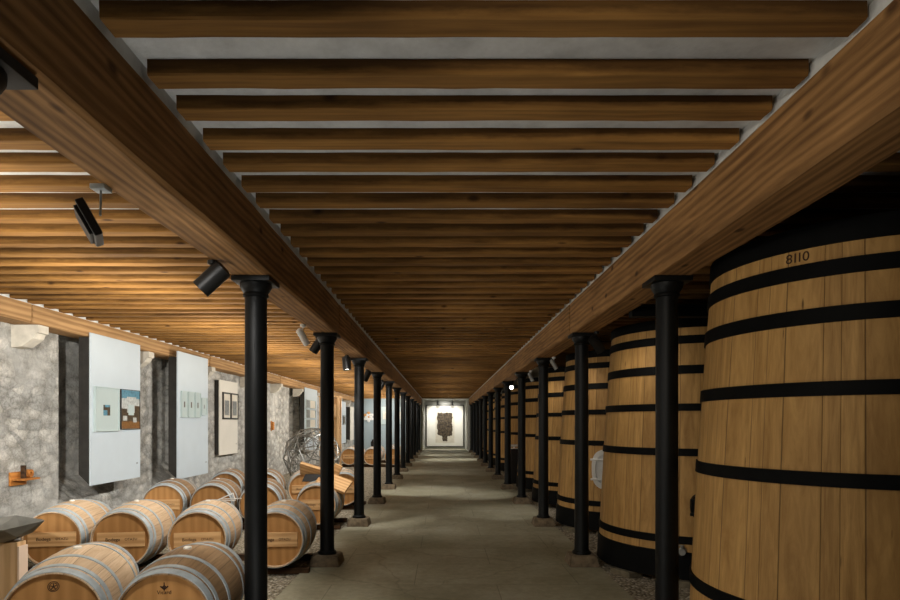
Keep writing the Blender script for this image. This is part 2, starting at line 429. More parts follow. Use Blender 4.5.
def beams(x0, x1, z0, z1, mat, where, seed, cat_label):
    cuts = [YB] + [DK[k] for k in range(2, 13, 2)] + [YP]
    n = 0
    for a, b_ in zip(cuts, cuts[1:]):
        if b_-a < .5: continue
        me, xc = beam_mesh(x0, x1, z0-(z0+z1)/2, z1-(z0+z1)/2, b_-a, seed+n, mat)
        o = obj('ceiling_beam', me, None, (xc, a, (z0+z1)/2))
        w = ['nearest', 'second', 'third', 'fourth', 'fifth', 'sixth', 'seventh'][n]
        tag(o, f'{w} length of {cat_label} from the front', 'beam', where); n += 1
beams(XL-.13, XL+.13, BZ0, BZ1, M['beam'], 'beams over the left column row', 10, 'brown timber beam over the left columns')
beams(XR-.13, XR+.13, BZ0, BZ1, M['beam'], 'beams over the right column row', 20, 'brown timber beam over the right columns')
beams(WL, WL+.3, 2.60, BZ1, M['wallbeam'], 'beams along the stone wall', 30, 'pale timber beam along the stone wall')

# ------------------------------------------------------------------ joists
def joist_mesh(x0, x1, seed):
    rnd = random.Random(seed); bm = bmesh.new(); ln = x1-x0; n = int(ln/.16)
    rings = []
    for i in range(n+1):
        x = -ln/2 + ln*i/n
        w = lambda s=.0018: rnd.uniform(-s, s)
        pts = [(-.049+w(), .0), (-.049+w(), -.052), (-.044, -.058+w()), (.044, -.058+w()), (.049+w(), -.052), (.049+w(), 0)]
        rings.append([bm.verts.new((x, y, z)) for y, z in pts])
    for a, b_ in zip(rings, rings[1:]):
        for k in range(6):
            j = (k+1) % 6
            bm.faces.new((a[k], a[j], b_[j], b_[k]))
    bm.faces.new(rings[0]); bm.faces.new(rings[-1][::-1])
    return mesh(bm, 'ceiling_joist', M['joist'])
JY = [2.0, 2.306, 2.551, 2.823, 3.07, 3.34, 3.59, 3.86]
while JY[-1] < YP-.3: JY.append(JY[-1]+.2625)
def joists(x0, x1, ylist, where, n_named, variants):
    ms = [joist_mesh(x0, x1, s) for s in variants]
    for i, y in enumerate(ylist):
        o = obj('ceiling_joist', ms[i % len(ms)], None, ((x0+x1)/2, y-.049, CZ))
        if i < n_named:
            w = 'nearest' if i == 0 else ORD[i]
            lb = f'{w} dark timber joist from the front over the {where}'
        else:
            lb = f'thin distant timber joist far back over the {where}'
        tag(o, lb, 'joist', f'joists over the {where}')
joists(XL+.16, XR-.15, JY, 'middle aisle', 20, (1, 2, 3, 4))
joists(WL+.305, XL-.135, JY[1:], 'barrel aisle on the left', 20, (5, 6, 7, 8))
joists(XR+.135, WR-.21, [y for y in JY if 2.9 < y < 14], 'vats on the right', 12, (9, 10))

# ------------------------------------------------------------------ iron columns
def make_column():
    t = thing('iron_column', '', 'column')
    bm = bmesh.new(); frustum(bm, .165, .165, -.005, .135, .135, .115, .012)
    for v in bm.verts:
        v.co += Vector((random.uniform(-.006, .006), random.uniform(-.006, .006), random.uniform(-.004, .004) if v.co.z > .05 else 0))
    obj('base_block', mesh(bm, 'base_block', M['blockdark']), t)
    bm = bmesh.new()
    lathe(bm, [(.098, .112), (.1, .125), (.096, .14), (.08, .15), (.0755, .17), (.074, .6), (.0715, 2.3), (.072, 2.36)], 28)
    obj('shaft', mesh(bm, 'shaft', M['iron'], True), t)
    bm = bmesh.new()
    lathe(bm, [(.073, 2.355), (.084, 2.362), (.084, 2.375), (.078, 2.383), (.09, 2.40), (.104, 2.425), (.104, 2.448)], 28)
    box(bm, -.125, .125, -.125, .125, 2.446, 2.479, .004)
    obj('capital', mesh(bm, 'capital', M['iron'], True), t)
    return t
col0 = make_column(); first = True
for side, x in (('left', XL), ('right', XR)):
    for k in range(13):
        if side == 'right' and k == 0: continue
        if k == 0: lb = 'black iron column whose square capital shows at the far left edge'
        else: lb = f'{ORD[k-1]} black iron column from the front in the {side} row'
        if k == 1: lb = f'nearest black iron column in the {side} row, running out of the frame below'
        if first:
            col0.location = (x, DK[k], 0); col0['label'] = lb; col0['group'] = f'iron columns, {side} row'; first = False
        else: dup(col0, (x, DK[k], 0), None, lb, f'iron columns, {side} row')

# ------------------------------------------------------------------ stone corbels on the left wall
bm = bmesh.new()
prof = [(0, 0), (.30, 0), (.30, -.085), (.27, -.09), (.24, -.15), (.17, -.2), (.12, -.235), (0, -.25)]
extrude_poly(bm, prof, 'Y', -.085, .085)
cm = mesh(bm, 'stone_corbel', M['limestone'])
for i, k in enumerate(range(2, 12)):
    o = obj('stone_corbel', cm, None, (WL+.001, DK[k]+.18, 2.597))
    tag(o, f'{"nearest" if i == 0 else ORD[i]} pale carved stone corbel from the front under the wall beam', 'corbel', 'corbels under the wall beam')

# ------------------------------------------------------------------ oak vats
def ring(r0, r1, z0, z1, th, seg=72):
    bm = bmesh.new()
    lathe(bm, [(r0-.012, z0), (r0+th, z0), (r1+th, z1), (r1-.012, z1)], seg, 'Z', (False, False))
    # close inner face
    return bm
VZ = [.045, .3, .42, .83, 1.24, 1.67, 2.03, 2.32, 2.48, 2.53]
def vr(z):                                   # taper with a slight belly
    t = (z-.045)/2.485
    return .958 - .150*t + .012*math.sin(PI*t)
HOOPS = ((.38, .452), (1.207, 1.278), (1.635, 1.706), (1.99, 2.073), (2.28, 2.36))
def make_vat(hoops=HOOPS, zb=.045, rim=2.436, band=True):
    t = thing('oak_vat', '', 'vat')
    bm = bmesh.new()
    prof = [(vr(max(z, zb)), max(z, zb)) for z in VZ]
    prof += [(vr(2.53)-.05, 2.53), (vr(2.4)-.05, 2.38)]
    lathe(bm, prof, 96, 'Z', (True, True))
    obj('staves', mesh(bm, 'staves', M['vat'], True), t)
    for z0, z1 in hoops:
        obj('hoop', mesh(ring(vr(z0), vr(z1), z0, z1, .011), 'hoop', M['hoopiron'], True), t)
    obj('rim_hoop', mesh(ring(vr(rim), vr(2.53), rim, 2.532, .011), 'rim_hoop', M['hoopiron'], True), t)
    obj('base_band', mesh(ring(vr(zb+.005), vr(.305), zb+.005, .305, .014), 'base_band', M['hoopiron'], True), t)
    bm = bmesh.new(); lathe(bm, [(.70, 2.381), (.70, 2.42), (.2, 2.43)], 48); 
    obj('lid', mesh(bm, 'lid', M['darkwood'], True), t)
    return t
def oval(bm, a, b, d0, d1, hole=0, seg=40):
    """stadium plate in XZ, thickness along -Y"""
    def loop(s, y):
        out = []
        for i in range(seg):
            t_ = 2*PI*i/seg
            c, s_ = math.cos(t_), math.sin(t_)
            rx = a*s; rz = b*s
            x = rx*math.copysign(abs(c)**.75, c); z = rz*math.copysign(abs(s_)**.75, s_)
            out.append(bm.verts.new((x, y, z)))
        return out
    o0, o1 = loop(1, -d0), loop(1, -d1)
    for i in range(seg):
        j = (i+1) % seg; bm.faces.new((o0[i], o0[j], o1[j], o1[i]))
    if hole:
        i0, i1 = loop(hole, -d0), loop(hole, -d1)
        for i in range(seg):
            j = (i+1) % seg
            bm.faces.new((i1[i], i1[j], i0[j], i0[i])); bm.faces.new((o1[i], o1[j], i1[j], i1[i])); bm.faces.new((o0[j], o0[i], i0[i], i0[j]))
    else:
        bm.faces.new(o0); bm.faces.new(o1[::-1])
def add_hatch(vat, deg, z, A, B, mt):
    """oval steel man-way on the front staves"""
    a = math.radians(deg); r = vr(z)
    loc = (-r*math.sin(a), -r*math.cos(a), z); rot = (math.atan(.055), 0, -a)
    bm = bmesh.new(); oval(bm, A, B, -.04, .05, .74)
    h = obj('hatch_frame', mesh(bm, 'hatch_frame', mt, True), vat, loc, rot)
    bm = bmesh.new(); oval(bm, A*.77, B*.8, -.03, .02)
    for q in (-.5, .5): box(bm, -A*1.06, A*.6, -.075, -.052, B*q-.014, B*q+.014, .004)
    obj('hatch_door', mesh(bm, 'hatch_door', mt, True), h)
    bm = bmesh.new(); tube(bm, (.0, -.02, 0), (0, -.1, 0), .012); tube(bm, (-.07, -.1, 0), (.07, -.1, 0), .011)
    tube(bm, (0, -.1, -.07), (0, -.1, .07), .011)
    obj('hatch_handle', mesh(bm, 'hatch_handle', mt, True), h)
def add_valve(vat, deg, z, name='drain_valve'):
    a = math.radians(deg); r = vr(z)
    loc = (-r*math.sin(a), -r*math.cos(a), z); rot = (0, 0, -a)
    bm = bmesh.new()
    lathe(bm, [(.05, .0), (.05, -.025), (.03, -.03), (.03, -.09), (.045, -.095), (.045, -.12)], 20, 'Y')
    lathe(bm, [(.02, .03), (.02, .075)], 12, 'Z', mat=Matrix.Translation((0, -.06, 0)))
    box(bm, -.07, .02, -.075, -.045, .072, .084, .003)
    obj(name, mesh(bm, name, M['wire'], True), vat, loc, rot).scale = (.7, .7, .7)
VX = 2.67
vat0 = make_vat(((.495, .565), (1.207, 1.278), (1.655, 1.727), (2.02, 2.10), (2.255, 2.335)), .125, 2.415)
vat1 = make_vat()
vats = []
for i in range(10):
    loc = (VX, DK[i+1]+.02, 0) if i else (2.50, 3.60, 0)
    names = ['nearest and largest oak vat with black hoops, cut off by the right edge',
             'second oak vat from the front with a chrome tap low on its base',
             'third oak vat from the front with a bright oval steel hatch']
    lb = names[i] if i < 3 else f'{ORD[i]} tapered oak vat with black hoops from the front in the right row'
    if i == 0: vat0.location = loc; v = vat0; v['label'] = lb; v['group'] = 'oak vats behind the right columns'
    elif i == 1:
        v = vat1; v.location = loc; v['label'] = lb; v['group'] = 'oak vats behind the right columns'
    else: v = dup(vat1, loc, (0, 0, i*.9), lb, 'oak vats behind the right columns')
    vats.append(v)
for i, v in enumerate(vats):
    r = v.rotation_euler.z
    d = math.degrees(r)
    # angles measured in the vat's own turn so that fittings face the aisle
    if i == 1: add_hatch(v, 13+d, .74, .15, .13, M['iron']); add_valve(v, 26+d, .32)
    if i == 2: add_hatch(v, 28.5+d, .89, .2, .27, M['steel']); add_valve(v, 30+d, .27)
    if i in (4, 5): add_valve(v, 40+d, .6)
# stamped figures on the nearest vat's top staves
def stamp(vat, txt, ang, z, size, name):
    a = math.radians(ang); r = vr(z)+.002
    obj(name, text_mesh(txt, size, M['letter']), vat, (-r*math.sin(a), -r*math.cos(a), z), (PI/2-.06, 0, -a))
for ch, ang in (('8', 56.5), ('1', 54.4), ('1', 52.9), ('0', 50.8)):
    stamp(vat0, ch, ang, 2.375, .07, 'stamped_figure')
# stone blocks the vats stand on
bm = bmesh.new(); box(bm, -.13, .13, -.09, .09, -.02, .046, .012)
bl = mesh(bm, 'plinth_block', M['block'])
bm = bmesh.new(); box(bm, -.13, .13, -.09, .09, -.02, .126, .012)
bl0 = mesh(bm, 'plinth_block', M['block'])
for i, v in enumerate(vats[:7]):
    for ang, w in ((28, 'aisle side'), (-2, 'front'), (62, 'column side')):
        a = math.radians(ang); r = .93
        o = obj('plinth_block', bl if i else bl0, None, (v.location.x-r*math.sin(a), v.location.y-r*math.cos(a), -.0), (0, 0, -a))
        tag(o, f'low stone block on the gravel under the {"nearest" if i == 0 else ORD[i]} vat, at its {w}', 'stone block', 'stone blocks under the vats')
# dark iron channel across the right aisle above the vats
bm = bmesh.new(); box(bm, 1.63, WR, 5.17, 5.27, 2.44, 2.53, .004); box(bm, 1.63, WR, 5.13, 5.31, 2.525, 2.535); 
tag(obj('iron_channel', mesh(bm, 'iron_channel', M['hoopiron'])), 'dark iron channel crossing above the gap between the two nearest vats', 'girder')
# control stand between vats
t = thing('control_stand', 'dark metal stand with steel fittings between two distant vats', 'stand', (1.80, 15.2, -.012))
bm = bmesh.new(); box(bm, -.09, .09, -.08, .08, 0, .88, .008); obj('cabinet', mesh(bm, 'cabinet', M['lampblack']), t)
bm = bmesh.new(); box(bm, -.1, .1, -.09, .09, .88, .9, .004); tube(bm, (-.09, 0, .96), (.09, 0, .96), .028, 12); tube(bm, (0, 0, .9), (0, 0, .96), .02)
obj('pipe_fitting', mesh(bm, 'pipe_fitting', M['steel'], True), t)

# ------------------------------------------------------------------ wine barrels
BL, RB, RH = .93, .325, .275
def br_(y):
    t = abs(y)/(BL/2); return RB - (RB-RH)*(t**1.9)
ymax = BL/2
YS = [-ymax + BL*i/16 for i in range(17)]
def shell():
    bm = bmesh.new()
    prof = [(.25, -ymax+.04), (.261, -ymax+.035), (RH-.009, -ymax)] + [(br_(y), y) for y in YS] + [(RH-.009, ymax), (.261, ymax-.035), (.25, ymax-.04)]
    lathe(bm, prof, 48, 'Y', (True, True)); return bm
def hoopb(y0, y1, th=.005):
    bm = bmesh.new(); lathe(bm, [(br_(y0)-.008, y0), (br_(y0)+th, y0), (br_(y1)+th, y1), (br_(y1)-.008, y1)], 48, 'Y', (False, False)); return bm
BM = {}
BM['shell'] = mesh(shell(), 'staves', M['barrel'], True)
BM['shell_dark'] = mesh(shell(), 'staves', M['barrel_dark'], True)
bm = bmesh.new(); lathe(bm, [(.2625, -.008), (.2625, .004)], 48, 'Y'); BM['head'] = mesh(bm, 'head', M['head'])
HS = [(-ymax+.002, -ymax+.06), (-ymax+.085, -ymax+.12), (-.205, -.172), (.172, .205), (ymax-.12, ymax-.085), (ymax-.06, ymax-.002)]
BM['hoops'] = [mesh(hoopb(*h), 'hoop', M['galv'], True) for h in HS]
bm = bmesh.new(); lathe(bm, [(.026, -.02), (.026, .009), (.02, .014)], 16); BM['bung'] = mesh(bm, 'bung', M['bung'], True)
bm = bmesh.new(); box(bm, -.222, .222, -.009, .006, -.072, .072, .003); BM['board'] = mesh(bm, 'name_board', M['board'])
BM['bodega'] = text_mesh('Bodega', .046, M['letter']); BM['otazu'] = text_mesh('OTAZU', .034, M['letter'])
bm = bmesh.new()
for i_, (u_, w_) in enumerate(((-.09, .05), (-.02, .06), (.06, .07))): box(bm, u_-w_/2, u_+w_/2, -.006, .006, 0, .001)
BM['line2'] = mesh(bm, 'lettering', M['letter'])
BM['vicard'] = text_mesh('Vicard', .032, M['letter'])
def crest():
    bm = bmesh.new()
    for r in (.030, .022):
        for i in range(24):
            a, b_ = 2*PI*i/24, 2*PI*(i+1)/24
            tube(bm, (r*math.cos(a), r*math.sin(a), 0), (r*math.cos(b_), r*math.sin(b_), 0), .0022, 5)
    for i in range(5):
        a = 2*PI*i/5+PI/2
        tube(bm, (0, 0, 0), (.018*math.cos(a), .018*math.sin(a), 0), .003, 5)
    return bm
BM['crest'] = mesh(crest(), 'stamp', M['letter'])
bm = bmesh.new()
lathe(bm, [(.001, 0), (.013, .001), (.001, .002)], 10)
for s in (-1, 1): tube(bm, (s*.022, .008, .001), (s*.008, -.004, .001), .004, 5)
tube(bm, (0, -.02, .001), (0, .03, .001), .003, 5)
BM['leafmark'] = mesh(bm, 'stamp', M['letter'])
def make_barrel(x, y, kind, label, group, z=.36, dark=False, yaw=9):
    """y = front head; kind: board / board2 / vicard / crest / plain"""
    ya = math.radians(yaw)
    t = thing('wine_barrel', label, 'barrel', (x-BL/2*math.sin(ya), y+BL/2*math.cos(ya), z), (0, 0, ya), group)
    obj('staves', BM['shell_dark' if dark else 'shell'], t)
    hf = obj('head', BM['head'], t, (0, -ymax+.036, 0))
    obj('head', BM['head'], t, (0, ymax-.036, 0))
    for m_ in BM['hoops']: obj('hoop', m_, t)
    obj('bung', BM['bung'], t, (0, 0, RB))
    R = (PI/2, 0, 0)
    if kind.startswith('board'):
        b_ = obj('name_board', BM['board'], t, (0, -ymax+.02, .0))
        obj('lettering', BM['bodega'], b_, (-.075, -.0098, .002), R); obj('lettering', BM['otazu'], b_, (.095, -.0098, .002), R)
        if kind == 'board2': obj('lettering', BM['line2'], b_, (.03, -.0098, -.046), R)
    elif kind == 'vicard':
        obj('lettering', BM['vicard'], hf, (0, -.0086, .155), R); pass
        obj('stamp', BM['leafmark'], hf, (0, -.0086, .185), R)
    elif kind == 'crest':
        obj('stamp', BM['crest'], hf, (0, -.0086, .185), R)
    return t
G1, G2, G3, G4 = 'barrels in the front row', 'barrels in the second row', 'barrels in the third row', 'barrels in the fourth row'
make_barrel(-2.315, 3.55, 'crest', 'nearest oak barrel at the bottom left corner, round stamp on its head', G1, yaw=15)
make_barrel(-1.65, 3.53, 'vicard', 'shade-darkened oak barrel at the bottom with a cooper name burnt into its head', G1, dark=True, yaw=6)  # darker staves paint the shadow this barrel lies in
make_barrel(-3.90, 5.97, 'board', 'oak barrel with name board standing behind the metal bowl', G2)
make_barrel(-3.20, 5.95, 'board', 'oak barrel with name board, right of the one behind the metal bowl', G2)
make_barrel(-2.44, 5.95, 'board2', 'oak barrel with two lines on its name board, left of the nearest column', G2)
make_barrel(-1.67, 5.95, 'board', 'oak barrel with name board right behind the nearest left column', G2, yaw=4)
make_barrel(-3.97, 8.5, 'board', 'oak barrel of the third row nearest the stone wall', G3, dark=True)
make_barrel(-3.29, 8.5, 'plain', 'grey oak barrel of the third row, second from the stone wall', G3, dark=True)
make_barrel(-2.6, 8.5, 'plain', 'grey oak barrel just right of the nearest left column, third row', G3, dark=True)
make_barrel(-1.80, 8.5, 'board', 'oak barrel with name board behind the second left column, wooden stand on it', G3, yaw=2)
make_barrel(-3.82, 10.5, 'plain', 'oak barrel of the fourth row nearest the stone wall', G4, dark=True)
make_barrel(-3.14, 10.5, 'plain', 'oak barrel of the fourth row, right of the nearest column', G4, dark=True)
make_barrel(-2.42, 10.5, 'board', 'oak barrel of the fourth row, left of the wooden stand', G4)
make_barrel(-1.74, 10.5, 'board', 'oak barrel behind the third left column, right of the wooden stand', G4)
for i, x in enumerate((-3.24, -2.46, -1.74)):
    w = ('left', 'middle', 'right')[i]
    make_barrel(x, 20.7, 'board', f'{w} oak barrel of the far front row, beyond the wire sphere', 'far barrels, front row', yaw=0)
    make_barrel(x-.14, 23.0, 'plain', f'{w} oak barrel of the far rear row, beyond the wire sphere', 'far barrels, rear row', yaw=0)
# timber rails the barrels lie on
for i, (y, xa, xb, nm) in enumerate(((3.53, -2.72, -1.44, 'front'), (5.95, -4.3, -1.36, 'second'), (8.5, -4.35, -1.48, 'third'), (10.5, -4.2, -1.45, 'fourth'), (20.7, -3.6, -1.42, 'far front'), (23.0, -3.5, -1.3, 'far rear'))):
    for j, dy in enumerate((.16, .77)):
        h = .36-br_(max(0, abs(dy-ymax)-.04))+.011
        bm = bmesh.new(); box(bm, -(xb-xa)/2, (xb-xa)/2, -.04, .04, 0, h, .004)
        # chocks between the barrels
        o = obj('barrel_rail', mesh(bm, 'barrel_rail', M['darkwood']), None, ((xa+xb)/2, y+dy, -.012))
        tag(o, f'dark timber rail under the {nm} barrel row, {"near" if j == 0 else "rear"} one of its pair', 'rail', 'rails under the barrels')

# small clear glass things lying on two barrels
bm = bmesh.new()
for p, q in (((-.1, -.05, 0), (.1, -.06, 0)), ((.1, -.06, 0), (.02, .1, .06)), ((.02, .1, .06), (-.1, -.05, 0)), ((-.12, .06, .0), (.13, .05, .01))): tube(bm, p, q, .006, 6)
tag(obj('wire_rack', mesh(bm, 'wire_rack', M['steel'], True), None, (-2.33, 6.5, .688)), 'small bent steel wire rack lying on the barrel left of the nearest column', 'wire rack')

# wooden book stand on the barrel behind the second column
t = thing('book_stand', 'pale wooden V shaped stand on a barrel behind the second left column', 'stand', (-1.79, 8.93, .69))
bm = bmesh.new(); box(bm, -.26, .24, -.028, .028, -.105, .105, .004)
obj('board', mesh(bm, 'board', M['board']), t, (-.075, -.06, .095), (math.radians(34), math.radians(16), math.radians(-8)))
bm = bmesh.new(); box(bm, -.24, .22, -.15, .15, -.022, .022, .004)
obj('board', mesh(bm, 'board', M['board']), t, (.195, -.10, -.045), (math.radians(30), math.radians(20), math.radians(-6)))
bm = bmesh.new(); box(bm, -.06, .06, -.025, .025, -.13, .13, .004)
obj('board', mesh(bm, 'board', M['board']), t, (.17, .12, .08), (math.radians(10), math.radians(24), 0))
bm = bmesh.new(); frustum(bm, .15, .10, -.03, .11, .05, .075, .006)
obj('foot', mesh(bm, 'foot', M['lampblack']), t, (-.13, -.05, 0))

# dark jug on a far barrel
t = thing('jug', 'small dark jug standing on a far barrel', 'jug', (-2.465, 21.17, .692))
bm = bmesh.new(); lathe(bm, [(.07, 0), (.085, .05), (.085, .16), (.05, .2), (.045, .24), (.05, .25)], 20); obj('vessel', mesh(bm, 'vessel', M['lampblack'], True), t)
bm = bmesh.new(); tube(bm, (.08, 0, .14), (.13, 0, .16), .012); tube(bm, (.13, 0, .16), (.045, 0, .23), .012); obj('handle', mesh(bm, 'handle', M['lampblack'], True), t)

# ------------------------------------------------------------------ wire sphere
bm = bmesh.new()
for rad, subdiv, rr, ry in ((.70, 2, .014, 0), (.60, 2, .008, .5)):
    tmp = bmesh.new(); bmesh.ops.create_icosphere(tmp, subdivisions=subdiv, radius=rad)
    mt = Matrix.Rotation(ry, 4, 'Y') @ Matrix.Rotation(.3, 4, 'X')
    for e in tmp.edges: tube(bm, mt @ e.verts[0].co, mt @ e.verts[1].co, rr, 6)
    if rad > .6:
        for v in tmp.verts: lathe(bm, [(.004, -.018), (.02, -.01), (.02, .01), (.004, .018)], 8, 'Z', mat=Matrix.Translation(mt @ v.co))
    tmp.free()
tag(obj('wire_sphere', mesh(bm, 'wire_sphere', M['wire'], True), None, (-3.22, 14.8, .715)), 'large silvery wire lattice ball standing on the floor among barrels', 'wire ball')

# tall timber display frame
t = thing('display_cabinet', 'tall pale open wooden cabinet beyond the wire sphere', 'cabinet', (-3.60, 19.2, -.012))
for sx in (-1, 1):
    for sy in (-1, 1):
        bm = bmesh.new(); box(bm, sx*.28-.035, sx*.28+.035, sy*.18-.035, sy*.18+.035, 0, 2.35, .004); obj('post', mesh(bm, 'post', M['crate']), t)
for z in (.3, .9, 1.72):
    bm = bmesh.new(); box(bm, -.25, .25, -.16, .16, z-.02, z+.02, .003); obj('shelf', mesh(bm, 'shelf', M['crate']), t)
bm = bmesh.new(); box(bm, -.25, .25, -.19, -.165, 1.74, 2.12, .003); obj('door', mesh(bm, 'door', M['pale']), t)
bm = bmesh.new(); box(bm, -.25, .25, .165, .185, .1, 2.33); obj('back_panel', mesh(bm, 'back_panel', M['crate']), t)
bm = bmesh.new(); box(bm, -.34, .34, -.24, .24, 2.35, 2.39, .004); obj('top', mesh(bm, 'top', M['crate']), t)

# ------------------------------------------------------------------ foreground pedestal and bowl
t = thing('wooden_pedestal', 'pale wooden pedestal at the left edge carrying the metal bowl', 'pedestal', (-3.72, 5.0, -.012))
bm = bmesh.new()
box(bm, -.25, .206, -.05, .058, .0, .546, .004)
obj('body', mesh(bm, 'body', M['pale']), t)
bm = bmesh.new(); box(bm, .206, .222, -.05, .058, .0, .512, .003); obj('lit_side_panel', mesh(bm, 'lit_side_panel', M['sidelit']), t)['label'] = 'side panel coloured bright as if strongly lit'
bm = bmesh.new()
n = 7; pts = []
rim = []; mid = []; inn = []; bot = []
zr = [.17, .14, .165, .15, .16, .15, .14]; rrm = [.375, .33, .36, .32, .38, .33, .35]
for i in range(n):
    a = 2*PI*i/n + .05
    rim.append(bm.verts.new((rrm[i]*math.cos(a), rrm[i]*math.sin(a), zr[i])))
    a2 = a + PI/n
    mid.append(bm.verts.new((.24*math.cos(a2), .24*math.sin(a2), .055)))
    bot.append(bm.verts.new((.1*math.cos(a), .1*math.sin(a), 0)))
    inn.append(bm.verts.new((.215*math.cos(a2), .215*math.sin(a2), .075)))
ib = [bm.verts.new((.08*math.cos(2*PI*i/n+.05), .08*math.sin(2*PI*i/n+.05), .03)) for i in range(n)]
for i in range(n):
    j = (i+1) % n
    bm.faces.new((rim[i], mid[i], rim[j])); bm.faces.new((mid[i], mid[j], rim[j])); bm.faces.new((bot[i], bot[j], mid[i])); bm.faces.new((bot[j], mid[j], mid[i]))
    bm.faces.new((rim[j], inn[i], rim[i])); bm.faces.new((rim[j], inn[j], inn[i])); bm.faces.new((inn[i], ib[j], ib[i])); bm.faces.new((inn[i], inn[j], ib[j]))
bm.faces.new(bot[::-1]); bm.faces.new(ib)
tag(obj('faceted_bowl', mesh(bm, 'faceted_bowl', M['bowl']), None, (-3.70, 4.99, .5345)), 'dark grey faceted metal bowl on the wooden pedestal at the left edge', 'bowl')

# ------------------------------------------------------------------ wooden brackets on the stone wall
def bracket(y, z, label):
    t = thing('wall_bracket', label, 'bracket', (WL+.002, y, z))
    bm = bmesh.new(); box(bm, 0, .025, -.13, .12, -.07, .08, .004); obj('back_board', mesh(bm, 'back_board', M['orange']), t)
    bm = bmesh.new(); box(bm, .02, .17, -.12, .13, -.012, .008, .003); obj('shelf', mesh(bm, 'shelf', M['orange']), t)
    bm = bmesh.new(); box(bm, .05, .09, -.02, .02, .006, .15, .003); obj('upright', mesh(bm, 'upright', M['darkwood']), t)
    bm = bmesh.new(); lathe(bm, [(.045, .0), (.045, .05), (.02, .05), (.02, .0)], 18, 'X', (False, False)); obj('ring', mesh(bm, 'ring', M['orange'], True), t, (.05, .085, .055))
bracket(6.66, .9, 'small orange wooden bracket on the stone wall at the left edge')
t = thing('wall_lamp', 'tiny amber wall lamp on the stone wall just right of the nearest left column', 'lamp', (WL+.002, 16.5, 1.30))
bm = bmesh.new(); box(bm, 0, .02, -.04, .04, .0, .28, .003); obj('back_plate', mesh(bm, 'back_plate', M['orange']), t)
bm = bmesh.new(); lathe(bm, [(.03, .03), (.038, .06), (.038, .22), (.03, .25)], 14, 'Z', mat=Matrix.Translation((.055, 0, 0))); obj('lamp_shade', mesh(bm, 'lamp_shade', M['orange'], True), t)

# ------------------------------------------------------------------ exhibition panels along the wall
def panel(x, y0, y1, z0, z1, label, mat, depth=.15, slant=.14, cap=True):
    t = thing('exhibition_panel', label, 'panel', (x, (y0+y1)/2, z0), (0, 0, 0), 'exhibition panels along the stone wall')
    w, h = (y1-y0)/2, z1-z0
    bm = bmesh.new(); box(bm, -.018, 0, -w, w, 0, h, .002); obj('face', mesh(bm, 'face', mat), t)
    for s in (-1, 1):
        bm = bmesh.new(); extrude_poly(bm, [(-.018, .01), (-depth, slant), (-depth, min(h-.02, 2.592-z0)), (-.018, min(h-.01, 2.592-z0))], 'Y', s*w-(.022 if s > 0 else -.004), s*w-(.004 if s > 0 else -.022))
        obj('side_board', mesh(bm, 'side_board', M['paneledge']), t)
    if cap:
        bm = bmesh.new(); box(bm, 0, .004, w-.11, w-.075, .2, .22); obj('caption', mesh(bm, 'caption', M['print']), t)
    return t
def picture(x, y0, y1, z0, z1, label, frame, bits, depth=.03, fw=.012, group=None):
    """bits: list of (u0,u1,v0,v1,material) in 0..1 of the picture (u from near to far)"""
    t = thing('framed_picture', label, 'picture', (x+.001, (y0+y1)/2, z0), (0, 0, 0), group)
    w, h = (y1-y0)/2, z1-z0
    bm = bmesh.new()
    for a in ((-w, -w+fw, 0, h), (w-fw, w, 0, h), (-w+fw, w-fw, 0, fw), (-w+fw, w-fw, h-fw, h)): box(bm, 0, depth, a[0], a[1], a[2], a[3])
    obj('frame', mesh(bm, 'frame', frame), t)
    bm = bmesh.new(); box(bm, 0, depth*.6, -w+fw, w-fw, fw, h-fw); obj('mount', mesh(bm, 'mount', M['paper']), t)
    for i, (u0, u1, v0, v1, m_) in enumerate(bits):
        bm = bmesh.new(); d = depth*.6+.001+.0006*i
        box(bm, depth*.6-.001, d, -w+2*w*u0, -w+2*w*u1, h*v0, h*v1); obj('image', mesh(bm, 'image', m_), t)
    return t
P1 = -4.40
panel(P1, 7.49, 8.72, .735, 2.65, 'nearest tall white panel on the stone wall with two pictures', M['white'])
GP = 'pictures on the nearest panel'
picture(P1, 7.55, 8.11, 1.41, 1.985, 'pale framed print with a tiny central image, left on the nearest panel', M['paper'],
        [(.34, .62, .36, .6, M['photo_dark']), (.34, .5, .36, .48, M['photo_sky']), (.4, .6, .55, .6, M['photo_sky'])], group=GP)
picture(P1, 8.17, 8.68, 1.43, 1.985, 'colour photograph of an interior with blue top, right on the nearest panel', M['blackframe'],
        [(.02, .98, .02, .98, M['photo_cloud']), (.02, .98, .78, .98, M['photo_sky']), (.3, .8, .66, .82, M['photo_cloud']), (.02, .98, .2, .42, M['photo_dark']), (.02, .3, .42, .52, M['photo_dark']), (.72, .98, .42, .6, M['photo_dark']),
         (.02, .98, .02, .2, M['photo_floor']), (.38, .66, .36, .62, M['paper']), (.1, .3, .22, .34, M['photo_cloud']), (.62, .8, .18, .3, M['photo_cloud'])], depth=.02, fw=.008, group=GP)
P2 = -4.30
panel(P2, 9.72, 10.98, .603, 2.69, 'second tall white panel from the front with four small pictures', M['white'])
for i, y in enumerate((9.82, 10.09, 10.36, 10.64)):
    picture(P2, y, y+.235, 1.613 if i < 3 else 1.66, 2.05 if i < 3 else 1.97, f'{ORD[i]} small pale framed print from the left on the second white panel', M['paper'],
            [(.2, .8, .12, .88, M['paper']), (.42, .6, .38, .6, M['photo_dark'] if i < 3 else M['print'])], group='prints on the second panel')
P3 = -4.62
panel(P3, 12.4, 13.5, .846, 2.42, 'smaller cream panel on the stone wall with two black frames', M['cream'], .10, .02)
